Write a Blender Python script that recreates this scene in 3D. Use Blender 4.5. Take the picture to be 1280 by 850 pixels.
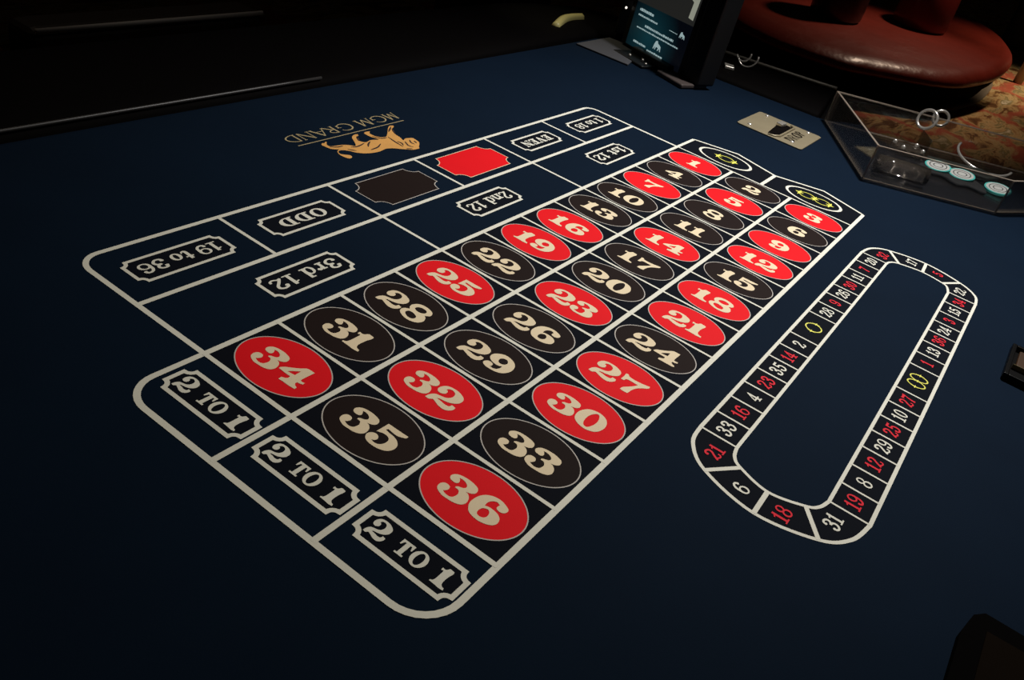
import bpy, bmesh, math, random, json
from mathutils import Vector, Matrix
from mathutils.geometry import tessellate_polygon
random.seed(7)
for o in list(bpy.data.objects): bpy.data.objects.remove(o, do_unlink=True)
SC = bpy.context.scene
COL = SC.collection
U = 0.075          # one number cell of the betting layout, in metres
TH = 8.0           # height of the felt above the floor, in cells
def W(x, y, z=0.0): return Vector((x*U, y*U, (z+TH)*U))

# ------------------------------------------------------------------ camera
cam_d = bpy.data.cameras.new('camera'); cam = bpy.data.objects.new('camera', cam_d); COL.objects.link(cam)
right = Vector((-0.55822807, 0.79719477, 0.2299172)); down = Vector((0.35019483, 0.47760883, -0.80576261)); fwd = Vector((-0.75216023, -0.36928349, -0.54578814))
M = Matrix((( right.x, -down.x, -fwd.x, 0), (right.y, -down.y, -fwd.y, 0), (right.z, -down.z, -fwd.z, 0), (0,0,0,1)))
cam.matrix_world = Matrix.Translation(W(16.92127834, 5.82777664, 5.77429833)) @ M
cam_d.sensor_fit = 'HORIZONTAL'; cam_d.sensor_width = 36; cam_d.lens = 1073.208/1280*36
cam_d.clip_start = 0.01
SC.camera = cam

# ------------------------------------------------------------------ world, lamps, exposure
wd = bpy.data.worlds.new('world'); SC.world = wd; wd.use_nodes = True
wd.node_tree.nodes['Background'].inputs[0].default_value = (0.5, 0.42, 0.36, 1)
wd.node_tree.nodes['Background'].inputs[1].default_value = 0.004
SC.view_settings.view_transform = 'Standard'; SC.view_settings.look = 'None'
SC.view_settings.exposure = 0; SC.view_settings.gamma = 1; SC.view_settings.use_curve_mapping = False
def spot(name, loc, tgt, power, size, blend, radius, color):
    d = bpy.data.lights.new(name, 'SPOT'); o = bpy.data.objects.new(name, d); COL.objects.link(o)
    o.location = loc; o.rotation_euler = (tgt-loc).to_track_quat('-Z', 'Y').to_euler()
    d.energy = power; d.spot_size = math.radians(size); d.spot_blend = blend; d.shadow_soft_size = radius; d.color = color
    return o
spot('table_spot_light', W(-5, 3.5, 18), W(0.8, 3.0, 0), 118, 74, 1.0, 0.05, (1.0, 0.98, 0.95))
spot('near_spot_light', W(14, 2, 22), W(12, 1.5, 0), 15, 60, 1.0, 0.05, (1.0, 0.88, 0.64))
spot('lounge_spot_light', W(-74, -2, 26), W(-58, -6, -6), 150, 46, 0.9, 0.12, (1.0, 0.75, 0.55))
spot('carpet_spot_light', W(-74, 24, 26), W(-76, 6, -8), 340, 40, 1.0, 0.12, (1.0, 0.82, 0.60))
spot('rail_corner_fill_light', W(-10, -15, 16), W(-5.4, -6.2, 0.2), 14, 16, 1.0, 0.04, (1.0, 0.9, 0.6))  # added lamp without a fitting, brightens the yellow tube on the rail corner
spot('chair_edge_fill_light', W(4, -18, 24), W(5, -12, -1), 9, 60, 1.0, 0.05, (1.0, 0.85, 0.7))  # unseen lamp added so the dark chair's top edge catches light

# ------------------------------------------------------------------ materials
def mat(name, col, rough=0.6, metal=0.0, noise=None, bump=None, spec=0.5, sheen=0.0, coat=0.0, emit=None):
    m = bpy.data.materials.new(name); m.use_nodes = True; nt = m.node_tree; b = nt.nodes['Principled BSDF']
    b.inputs['Base Color'].default_value = (*col, 1); b.inputs['Roughness'].default_value = rough; b.inputs['Metallic'].default_value = metal
    b.inputs['Specular IOR Level'].default_value = spec
    b.inputs['Sheen Weight'].default_value = sheen; b.inputs['Sheen Tint'].default_value = (0.45, 0.65, 1.0, 1) if sheen > 0.025 else (1, 0.7, 0.7, 1); b.inputs['Coat Weight'].default_value = coat
    if emit: b.inputs['Emission Color'].default_value = (*emit[:3], 1); b.inputs['Emission Strength'].default_value = emit[3]
    tc = nt.nodes.new('ShaderNodeTexCoord')
    if noise:
        sc, amt = noise
        n = nt.nodes.new('ShaderNodeTexNoise'); n.inputs['Scale'].default_value = sc; n.inputs['Detail'].default_value = 6
        nt.links.new(tc.outputs['Object'], n.inputs['Vector'])
        r = nt.nodes.new('ShaderNodeMapRange'); r.inputs['To Min'].default_value = 1-amt; r.inputs['To Max'].default_value = 1+amt
        nt.links.new(n.outputs['Fac'], r.inputs['Value'])
        mx = nt.nodes.new('ShaderNodeVectorMath'); mx.operation = 'SCALE'; mx.inputs[0].default_value = col
        nt.links.new(r.outputs['Result'], mx.inputs['Scale']); nt.links.new(mx.outputs['Vector'], b.inputs['Base Color'])
    if bump:
        sc, st, di = bump
        n = nt.nodes.new('ShaderNodeTexNoise'); n.inputs['Scale'].default_value = sc; n.inputs['Detail'].default_value = 4
        nt.links.new(tc.outputs['Object'], n.inputs['Vector'])
        bp = nt.nodes.new('ShaderNodeBump'); bp.inputs['Strength'].default_value = st; bp.inputs['Distance'].default_value = di
        nt.links.new(n.outputs['Fac'], bp.inputs['Height']); nt.links.new(bp.outputs['Normal'], b.inputs['Normal'])
    return m
FELT = mat('navy felt', (0.0030, 0.0086, 0.0195), 0.75, noise=(9, 0.16), bump=(900, 0.35, 0.0004), spec=0.03, sheen=0.035)
GROUND = mat('charcoal print', (0.0048, 0.0058, 0.0095), 0.75, noise=(12, 0.12), bump=(900, 0.3, 0.0004), spec=0.03, sheen=0.03)
LINE = mat('cream print', (0.76, 0.74, 0.64), 0.75, noise=(30, 0.07), bump=(900, 0.3, 0.0003), spec=0.25)
CREAM = mat('warm cream print', (0.80, 0.66, 0.45), 0.75, noise=(40, 0.05), bump=(900, 0.3, 0.0003), spec=0.25)
RED = mat('red print', (0.80, 0.006, 0.012), 0.7, noise=(20, 0.05), bump=(900, 0.3, 0.0003), spec=0.10, sheen=0.02)
TRED = mat('crimson print', (0.72, 0.012, 0.03), 0.75, spec=0.25)
BLACK = mat('brown black print', (0.0150, 0.0088, 0.0078), 0.7, noise=(20, 0.1), bump=(900, 0.3, 0.0003), spec=0.06, sheen=0.012)
RIM = mat('pale rim print', (0.50, 0.46, 0.42), 0.75)
YEL = mat('yellow print', (0.75, 0.72, 0.10), 0.7)
GOLD = mat('gold print', (0.72, 0.36, 0.09), 0.7, noise=(60, 0.2))
GOLDT = mat('old gold print', (0.42, 0.33, 0.17), 0.7)
FUR = mat('dark brown print', (0.035, 0.012, 0.008), 0.8)
LEATHER = mat('black leather', (0.0025, 0.002, 0.002), 0.7, bump=(300, 0.15, 0.001), spec=0.025)
CRESTHL = mat('grey crest highlight', (0.035, 0.033, 0.032), 0.4, spec=0.5)  # glossy grey stands in for lamp reflection on the rail crest
BROWNL = mat('dark brown leather', (0.010, 0.005, 0.002), 0.6, bump=(200, 0.2, 0.001), spec=0.2)
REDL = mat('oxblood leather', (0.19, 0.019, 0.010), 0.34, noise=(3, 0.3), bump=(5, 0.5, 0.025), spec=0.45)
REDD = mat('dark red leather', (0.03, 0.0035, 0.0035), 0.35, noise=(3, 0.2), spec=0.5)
LACQ = mat('black lacquer', (0.002, 0.0017, 0.0017), 0.35, spec=0.2)
PLAST = mat('black plastic', (0.005, 0.005, 0.006), 0.45, spec=0.4)
LITFELT = mat('lit felt grey', (0.075, 0.075, 0.085), 0.5)  # grey of felt in the light, put into the colour
ALU = mat('satin aluminium', (0.75, 0.68, 0.56), 0.45, 0.3)
DULL = mat('dull black paint', (0.0016, 0.0013, 0.0012), 0.9, spec=0.02)
DPAD = mat('dull brown pad', (0.006, 0.0038, 0.0022), 0.9, spec=0.02)
STEEL = mat('brushed steel', (0.30, 0.25, 0.16), 0.4, 0.25, noise=(25, 0.12), bump=(500, 0.2, 0.0003))
CHROME = mat('polished chrome', (0.80, 0.74, 0.66), 0.22, 0.7)
ENGR = mat('engraved black', (0.004, 0.003, 0.003), 0.9, spec=0.02)
BRASS = mat('brass', (0.75, 0.6, 0.3), 0.25, 1.0)
YGLINT = mat('pale yellow rail glint', (0.75, 0.65, 0.25), 0.35)  # lamp glint on the rail corner, put into the colour
TRIM = mat('grey brown rubber trim', (0.16, 0.12, 0.08), 0.6)
TEAL = mat('teal chip edge', (0.05, 0.42, 0.38), 0.5)
WHITE = mat('white chip face', (0.5, 0.5, 0.48), 0.5)
WALLM = mat('dark wall', (0.006, 0.004, 0.004), 0.9, noise=(3, 0.3))
WOOD = mat('walnut', (0.05, 0.022, 0.008), 0.4, noise=(8, 0.4))

def acrylic(name, tint, gloss, haze=0.0):
    m = bpy.data.materials.new(name); m.use_nodes = True; nt = m.node_tree; nt.nodes.clear()
    out = nt.nodes.new('ShaderNodeOutputMaterial'); tr = nt.nodes.new('ShaderNodeBsdfTransparent'); tr.inputs[0].default_value = (*tint, 1)
    gl = nt.nodes.new('ShaderNodeBsdfGlossy'); gl.inputs['Roughness'].default_value = 0.06
    df = nt.nodes.new('ShaderNodeBsdfDiffuse'); df.inputs[0].default_value = (0.55, 0.45, 0.36, 1)
    fr = nt.nodes.new('ShaderNodeFresnel'); fr.inputs['IOR'].default_value = 1.45
    ml = nt.nodes.new('ShaderNodeMath'); ml.operation = 'MULTIPLY'; ml.inputs[1].default_value = gloss
    nt.links.new(fr.outputs[0], ml.inputs[0])
    a = nt.nodes.new('ShaderNodeMixShader'); a.inputs[0].default_value = haze
    nt.links.new(tr.outputs[0], a.inputs[1]); nt.links.new(df.outputs[0], a.inputs[2])
    b = nt.nodes.new('ShaderNodeMixShader'); nt.links.new(ml.outputs[0], b.inputs[0])
    nt.links.new(a.outputs[0], b.inputs[1]); nt.links.new(gl.outputs[0], b.inputs[2]); nt.links.new(b.outputs[0], out.inputs[0])
    return m
ACR = acrylic('clear acrylic', (0.975, 0.97, 0.96), 0.8, 0.012)
ACRE = acrylic('acrylic polished edge', (0.9, 0.88, 0.85), 1.0, 0.42)
ACRC = acrylic('clear acrylic barrel', (0.88, 0.86, 0.84), 1.0, 0.05)

def carpet():
    m = bpy.data.materials.new('patterned carpet'); m.use_nodes = True; nt = m.node_tree; b = nt.nodes['Principled BSDF']
    b.inputs['Roughness'].default_value = 0.95; b.inputs['Specular IOR Level'].default_value = 0.1
    N = nt.nodes.new; Lk = nt.links.new
    tc = N('ShaderNodeTexCoord'); mp = N('ShaderNodeMapping'); Lk(tc.outputs['Object'], mp.inputs[0])
    mp.inputs['Rotation'].default_value = (0, 0, math.radians(35)); mp.inputs['Scale'].default_value = (1.0, 3.2, 1)
    n = N('ShaderNodeTexNoise'); n.inputs['Scale'].default_value = 3.6; n.inputs['Detail'].default_value = 5; n.inputs['Roughness'].default_value = 0.65; n.inputs['Distortion'].default_value = 0.8; Lk(mp.outputs[0], n.inputs['Vector'])
    r = N('ShaderNodeValToRGB'); e = r.color_ramp.elements
    e[0].position = 0.30; e[0].color = (0.09, 0.035, 0.012, 1); e[1].position = 0.72; e[1].color = (0.68, 0.55, 0.38, 1)
    for p, c in ((0.42, (0.16, 0.07, 0.025, 1)), (0.48, (0.42, 0.25, 0.10, 1)), (0.54, (0.50, 0.34, 0.16, 1)), (0.60, (0.20, 0.15, 0.05, 1))):
        q_ = e.new(p); q_.color = c
    Lk(n.outputs['Fac'], r.inputs[0])
    # worn rose strands running through the gold ground
    n2 = N('ShaderNodeTexNoise'); n2.inputs['Scale'].default_value = 1.1; n2.inputs['Detail'].default_value = 2; Lk(tc.outputs['Object'], n2.inputs['Vector'])
    a = N('ShaderNodeMath'); a.operation = 'SUBTRACT'; a.inputs[1].default_value = 0.52; Lk(n2.outputs['Fac'], a.inputs[0])
    ab = N('ShaderNodeMath'); ab.operation = 'ABSOLUTE'; Lk(a.outputs[0], ab.inputs[0])
    ms = N('ShaderNodeMath'); ms.operation = 'MULTIPLY_ADD'; ms.inputs[1].default_value = 0.12; Lk(n.outputs['Fac'], ms.inputs[0]); Lk(ab.outputs[0], ms.inputs[2])
    g = N('ShaderNodeMapRange'); g.inputs['From Min'].default_value = 0.066; g.inputs['From Max'].default_value = 0.085; g.inputs['To Min'].default_value = 0.9; g.inputs['To Max'].default_value = 0; Lk(ms.outputs[0], g.inputs['Value'])
    mx = N('ShaderNodeMixRGB'); Lk(g.outputs[0], mx.inputs[0]); Lk(r.outputs[0], mx.inputs[1]); mx.inputs[2].default_value = (0.42, 0.09, 0.05, 1)
    Lk(mx.outputs[0], b.inputs['Base Color'])
    return m
CARPET = carpet()

# ------------------------------------------------------------------ helpers
def mesh_obj(name, verts, faces, m, parent=None, mats=None, fm=None, smooth=False):
    me = bpy.data.meshes.new(name); me.from_pydata([tuple(v) for v in verts], [], faces)
    for mm in (mats or [m]): me.materials.append(mm)
    if fm:
        for p, i in zip(me.polygons, fm): p.material_index = i
    if smooth:
        for p in me.polygons: p.use_smooth = True
    me.update()
    o = bpy.data.objects.new(name, me); COL.objects.link(o)
    if parent: o.parent = parent
    return o
def bm_obj(name, bm, m, parent=None, smooth=False, bevel=0):
    bmesh.ops.recalc_face_normals(bm, faces=bm.faces)
    me = bpy.data.meshes.new(name); bm.to_mesh(me); bm.free(); me.materials.append(m)
    if smooth:
        for p in me.polygons: p.use_smooth = True
    o = bpy.data.objects.new(name, me); COL.objects.link(o)
    if parent: o.parent = parent
    if bevel:
        b = o.modifiers.new('bevel', 'BEVEL'); b.width = bevel*U; b.segments = 3; b.limit_method = 'ANGLE'
    return o
def thing(name, label, cat, group=None):
    o = bpy.data.objects.new(name, None); COL.objects.link(o); o.empty_display_size = 0.05
    o['label'] = label; o['category'] = cat
    if group: o['group'] = group
    return o
def tag(o, label, cat, group=None):
    o['label'] = label; o['category'] = cat
    if group: o['group'] = group
    return o
LZ = 0.0014        # one layer of ink, in cells (about a tenth of a millimetre)
lift = [0]
def flat(loops):
    """fill outer loop + holes (2-D, cell units)"""
    vl = [[Vector((p[0], p[1], 0)) for p in l] for l in loops]
    tris = tessellate_polygon(vl)
    return [v for l in vl for v in l], [tuple(t) for t in tris]
def print_shape(name, shapes, m, layer, parent):
    """shapes: list of loops-lists; all laid flat on the felt as ink"""
    V = []; F = []
    for si, loops in enumerate(shapes):
        v, f = flat(loops); b = len(V); V += [W(p.x, p.y, (layer+0.22*(si % 7))*LZ) for p in v]
        for t in f:
            a, c, d = (V[b+i] for i in t)
            if (c-a).cross(d-a).length < 1e-12: continue
            t = t if (c-a).cross(d-a).z > 0 else (t[0], t[2], t[1])
            F.append(tuple(b+i for i in t))
    return mesh_obj(name, V, F, m, parent)
def offset_band(pts, w, closed=False):
    n = len(pts); L = []; R = []
    for i in range(n):
        p = Vector(pts[i])
        a = Vector(pts[(i-1) % n]) if (closed or i > 0) else None
        b = Vector(pts[(i+1) % n]) if (closed or i < n-1) else None
        d1 = (p-a).normalized() if a is not None else (b-p).normalized()
        d2 = (b-p).normalized() if b is not None else d1
        n1 = Vector((-d1.y, d1.x)); n2 = Vector((-d2.y, d2.x)); nn = (n1+n2)
        nn = nn.normalized() if nn.length > 1e-6 else n1
        k = 1/max(0.45, nn.dot(n1)); ww = w[i] if isinstance(w, (list, tuple)) else w
        L.append(p+nn*k*ww/2); R.append(p-nn*k*ww/2)
    return L, R
def band_geo(pts, w, closed=False):
    L, R = offset_band(pts, w, closed); n = len(pts); V = L+R; F = []
    for i in range(n if closed else n-1):
        j = (i+1) % n; F.append((i, n+i, n+j, j))
    return V, F
def print_band(name, bands, m, layer, parent):
    V = []; F = []
    for pts, w, cl in bands:
        lift[0] += 1
        v, f = band_geo(pts, w, cl); b = len(V); V += [W(p[0], p[1], (layer+(0.16*(lift[0] % 6) if name == 'fur_line' else 0))*LZ) for p in v]; F += [tuple(b+i for i in t) for t in f]
    return mesh_obj(name, V, F, m, parent)
def smooth_loop(pts, n=5):
    """closed Catmull-Rom through pts; third value 1 = sharp corner"""
    out = []; N = len(pts)
    for i in range(N):
        p0, p1, p2, p3 = pts[i-1], pts[i], pts[(i+1) % N], pts[(i+2) % N]
        a = p1 if p1[2] else p0; d = p2 if p2[2] else p3
        for k in range(n):
            t = k/n; q = []
            for c in (0, 1):
                m1 = (p2[c]-a[c])/2 if not p1[2] else (p2[c]-p1[c])*0.9
                m2 = (d[c]-p1[c])/2 if not p2[2] else (p2[c]-p1[c])*0.9
                q.append((2*t**3-3*t*t+1)*p1[c]+(t**3-2*t*t+t)*m1+(-2*t**3+3*t*t)*p2[c]+(t**3-t*t)*m2)
            out.append(q)
    return out
def ellipse(cx, cy, rx, ry, n=64, a0=0, a1=2*math.pi):
    full = abs(a1-a0-2*math.pi) < 1e-6
    return [(cx+rx*math.cos(a0+(a1-a0)*i/(n if full else n-1)), cy+ry*math.sin(a0+(a1-a0)*i/(n if full else n-1))) for i in range(n)]
def catmull(pts, n=6):
    out = []
    P = [pts[0]]+list(pts)+[pts[-1]]
    for i in range(1, len(P)-2):
        for k in range(n):
            t = k/n; out.append(tuple(0.5*((2*P[i][c])+(P[i+1][c]-P[i-1][c])*t+(2*P[i-1][c]-5*P[i][c]+4*P[i+1][c]-P[i+2][c])*t*t+(3*P[i][c]-P[i-1][c]-3*P[i+1][c]+P[i+2][c])*t**3) for c in range(len(pts[0]))))
    out.append(tuple(pts[-1])); return out

# ------------------------------------------------------------------ lettering: own glyphs
GLYPHS = json.loads('''{"3":{"w":0.988,"o":[[0.075,0.0,0],[0.0,0.125,0],[0.006,0.26,0],[0.084,0.349,0],[0.206,0.361,0],[0.284,0.316,0],[0.316,0.212,0],[0.272,0.113,0],[0.224,0.069,1],[0.337,0.021,0],[0.469,0.009,0],[0.57,0.057,0],[0.609,0.158,0],[0.615,0.278,0],[0.558,0.385,0],[0.493,0.421,0],[0.403,0.421,1],[0.382,0.469,1],[0.439,0.522,0],[0.519,0.555,0],[0.582,0.588,0],[0.624,0.657,0],[0.591,0.746,0],[0.49,0.815,0],[0.358,0.845,0],[0.251,0.827,1],[0.316,0.758,0],[0.352,0.654,0],[0.296,0.579,0],[0.167,0.573,0],[0.069,0.609,0],[0.015,0.707,0],[0.036,0.812,0],[0.128,0.907,0],[0.272,0.961,0],[0.484,0.982,0],[0.684,0.961,0],[0.866,0.901,0],[0.946,0.788,0],[0.946,0.663,0],[0.854,0.57,0],[0.716,0.519,1],[0.809,0.496,0],[0.91,0.412,0],[0.976,0.281,0],[0.988,0.131,0],[0.907,-0.003,0],[0.725,-0.084,0],[0.519,-0.104,0],[0.301,-0.101,0]],"h":[]},"4":{"w":1.078,"o":[[0.021,0.284,1],[0.0,0.337,0],[0.084,0.475,0],[0.245,0.612,0],[0.436,0.791,0],[0.597,0.964,0],[0.887,0.985,1],[0.872,0.522,0],[0.887,0.373,1],[0.976,0.367,0],[1.057,0.388,1],[1.075,0.29,1],[0.958,0.242,0],[0.887,0.239,1],[0.884,0.146,1],[0.964,0.078,0],[1.066,0.042,1],[1.078,-0.057,1],[0.922,-0.075,0],[0.758,-0.081,0],[0.573,-0.081,0],[0.403,-0.096,1],[0.385,0.039,1],[0.496,0.093,0],[0.552,0.164,0],[0.531,0.266,1],[0.385,0.266,0],[0.227,0.272,0]],"h":[[[0.301,0.379,1],[0.37,0.493,0],[0.564,0.707,1],[0.579,0.424,1]]]},"5":{"w":0.997,"o":[[0.131,1.0,1],[0.519,1.003,0],[0.919,1.012,1],[0.919,0.916,0],[0.797,0.83,0],[0.615,0.776,0],[0.29,0.812,1],[0.251,0.737,1],[0.418,0.699,0],[0.615,0.681,0],[0.797,0.615,0],[0.946,0.478,0],[0.997,0.31,0],[0.958,0.134,0],[0.833,0.0,0],[0.618,-0.081,0],[0.388,-0.099,0],[0.185,-0.06,0],[0.063,0.027,0],[0.0,0.161,0],[0.042,0.299,0],[0.161,0.37,0],[0.29,0.346,0],[0.367,0.248,0],[0.355,0.14,0],[0.266,0.069,1],[0.382,0.042,0],[0.522,0.069,0],[0.618,0.194,0],[0.639,0.358,0],[0.588,0.487,0],[0.46,0.549,0],[0.299,0.543,0],[0.113,0.463,1]],"h":[]},"6":{"w":1.036,"o":[[0.116,0.063,0],[0.024,0.227,0],[0.0,0.415,0],[0.033,0.645,0],[0.131,0.836,0],[0.281,0.958,0],[0.472,1.024,0],[0.684,1.012,0],[0.899,0.925,0],[0.976,0.851,0],[0.979,0.749,0],[0.931,0.666,0],[0.818,0.624,0],[0.701,0.657,0],[0.666,0.731,0],[0.681,0.836,1],[0.576,0.881,0],[0.493,0.854,0],[0.412,0.776,0],[0.37,0.648,0],[0.382,0.501,1],[0.496,0.546,0],[0.678,0.549,0],[0.869,0.496,0],[0.991,0.385,0],[1.036,0.239,0],[1.006,0.099,0],[0.89,-0.012,0],[0.713,-0.087,0],[0.528,-0.107,0],[0.34,-0.081,0],[0.203,-0.024,0]],"h":[[[0.376,0.14,0],[0.367,0.287,0],[0.421,0.397,0],[0.537,0.445,0],[0.627,0.388,0],[0.675,0.257,0],[0.651,0.128,0],[0.567,0.063,0],[0.451,0.063,0]]]},"2":{"w":1.03,"o":[[0.0,-0.06,1],[0.021,0.125,0],[0.122,0.293,0],[0.257,0.346,0],[0.433,0.394,0],[0.558,0.481,0],[0.615,0.639,0],[0.567,0.815,0],[0.424,0.896,0],[0.29,0.866,0],[0.233,0.773,1],[0.328,0.722,0],[0.346,0.585,0],[0.26,0.493,0],[0.146,0.475,0],[0.045,0.534,0],[0.006,0.672,0],[0.072,0.869,0],[0.221,0.982,0],[0.433,1.012,0],[0.648,0.985,0],[0.857,0.884,0],[0.949,0.77,0],[0.964,0.582,0],[0.884,0.433,0],[0.725,0.313,0],[0.543,0.251,0],[0.373,0.218,0],[0.304,0.167,1],[0.501,0.152,0],[0.675,0.122,0],[0.824,0.155,0],[0.857,0.281,1],[1.012,0.26,1],[1.03,0.134,0],[0.952,-0.015,0],[0.812,-0.104,0],[0.594,-0.093,0],[0.403,-0.021,0],[0.251,0.027,0],[0.149,-0.066,0]],"h":[]},"9":{"w":1.021,"o":[[0.069,0.027,0],[0.042,0.137,0],[0.119,0.266,0],[0.254,0.287,0],[0.358,0.227,0],[0.376,0.096,0],[0.331,0.054,1],[0.472,0.042,0],[0.594,0.101,0],[0.654,0.254,0],[0.645,0.409,1],[0.531,0.319,0],[0.322,0.322,0],[0.125,0.409,0],[0.009,0.555,0],[0.0,0.74,0],[0.107,0.91,0],[0.313,1.045,0],[0.561,1.042,0],[0.803,0.931,0],[0.955,0.752,0],[1.021,0.522,0],[0.991,0.275,0],[0.866,0.063,0],[0.651,-0.054,0],[0.409,-0.078,0],[0.212,-0.063,0]],"h":[[[0.367,0.564,0],[0.334,0.707,0],[0.4,0.818,0],[0.525,0.854,0],[0.621,0.797,0],[0.678,0.666,0],[0.633,0.543,0],[0.525,0.484,0],[0.436,0.496,0]]]},"7":{"w":1.021,"o":[[0.0,0.937,1],[0.09,0.961,0],[0.176,0.863,1],[0.409,0.839,0],[0.704,0.872,0],[1.012,0.952,1],[1.021,0.809,0],[0.839,0.612,0],[0.696,0.397,0],[0.633,0.173,0],[0.612,-0.096,1],[0.484,-0.125,0],[0.293,-0.101,1],[0.313,0.069,0],[0.448,0.275,0],[0.588,0.499,0],[0.648,0.663,1],[0.507,0.654,0],[0.269,0.657,0],[0.17,0.621,1],[0.14,0.493,1],[0.018,0.475,1],[0.024,0.722,0]],"h":[]},"0":{"w":1.066,"o":[[0.078,0.11,0],[0.0,0.406,0],[0.051,0.69,0],[0.215,0.922,0],[0.504,1.027,0],[0.782,0.97,0],[0.967,0.803,0],[1.066,0.516,0],[1.03,0.194,0],[0.904,-0.003,0],[0.636,-0.122,0],[0.322,-0.075,0]],"h":[[[0.418,0.119,0],[0.361,0.358,0],[0.376,0.651,0],[0.487,0.884,0],[0.618,0.887,0],[0.728,0.609,0],[0.725,0.301,0],[0.636,0.039,0],[0.513,0.015,0]]]},"8":{"w":1.033,"o":[[0.063,0.033,0],[0.0,0.197,0],[0.054,0.337,0],[0.191,0.433,1],[0.075,0.603,0],[0.078,0.791,0],[0.221,0.985,0],[0.501,1.048,0],[0.809,0.973,0],[0.943,0.848,0],[0.967,0.681,0],[0.833,0.537,1],[0.958,0.43,0],[1.033,0.215,0],[0.967,0.003,0],[0.785,-0.131,0],[0.519,-0.167,0],[0.26,-0.101,0]],"h":[[[0.281,0.639,0],[0.325,0.794,0],[0.51,0.869,0],[0.701,0.818,0],[0.743,0.675,0],[0.63,0.564,0],[0.439,0.543,0]],[[0.236,0.128,0],[0.251,0.301,0],[0.409,0.34,0],[0.639,0.263,0],[0.713,0.143,0],[0.663,0.012,0],[0.466,-0.021,0]]]},"1":{"w":0.758,"o":[[0.0,0.767,1],[0.018,0.851,1],[0.11,0.821,0],[0.206,0.86,0],[0.266,0.964,0],[0.31,1.003,1],[0.528,0.985,1],[0.552,0.866,0],[0.504,0.624,0],[0.49,0.364,0],[0.513,0.182,0],[0.594,0.075,0],[0.725,0.042,1],[0.758,-0.06,1],[0.552,-0.087,0],[0.328,-0.069,0],[0.006,-0.057,1],[0.006,0.009,1],[0.113,0.072,0],[0.146,0.227,0],[0.149,0.501,0],[0.143,0.684,0],[0.113,0.731,0],[0.036,0.693,1]],"h":[]}}''')
FAT = {}
for ch, g in GLYPHS.items():
    FAT[ch] = (g['w'], [[smooth_loop(g['o'])]+[smooth_loop(h) for h in g['h']]])
def rect(x0, y0, x1, y1): return [[(x0, y0), (x1, y0), (x1, y1), (x0, y1)]]
def bandshape(pts, w, closed=False):
    L, R = offset_band(pts, w, closed)
    if closed: return [[tuple(p) for p in L], [tuple(p) for p in R]] if len(L) else []
    return [[tuple(p) for p in L]+[tuple(p) for p in reversed(R)]]
def ring(cx, cy, rx, ry, tx, ty): return [ellipse(cx, cy, rx, ry, 28), ellipse(cx, cy, rx-tx, ry-ty, 28)]
def halfbowl(x0, yc, rx, ry, tx, ty):  # D-shaped bowl opening left at x0
    o = ellipse(x0, yc, rx, ry, 16, -math.pi/2, math.pi/2); i = ellipse(x0, yc, rx-tx, ry-ty, 16, -math.pi/2, math.pi/2)
    return [o+list(reversed(i))]
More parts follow.
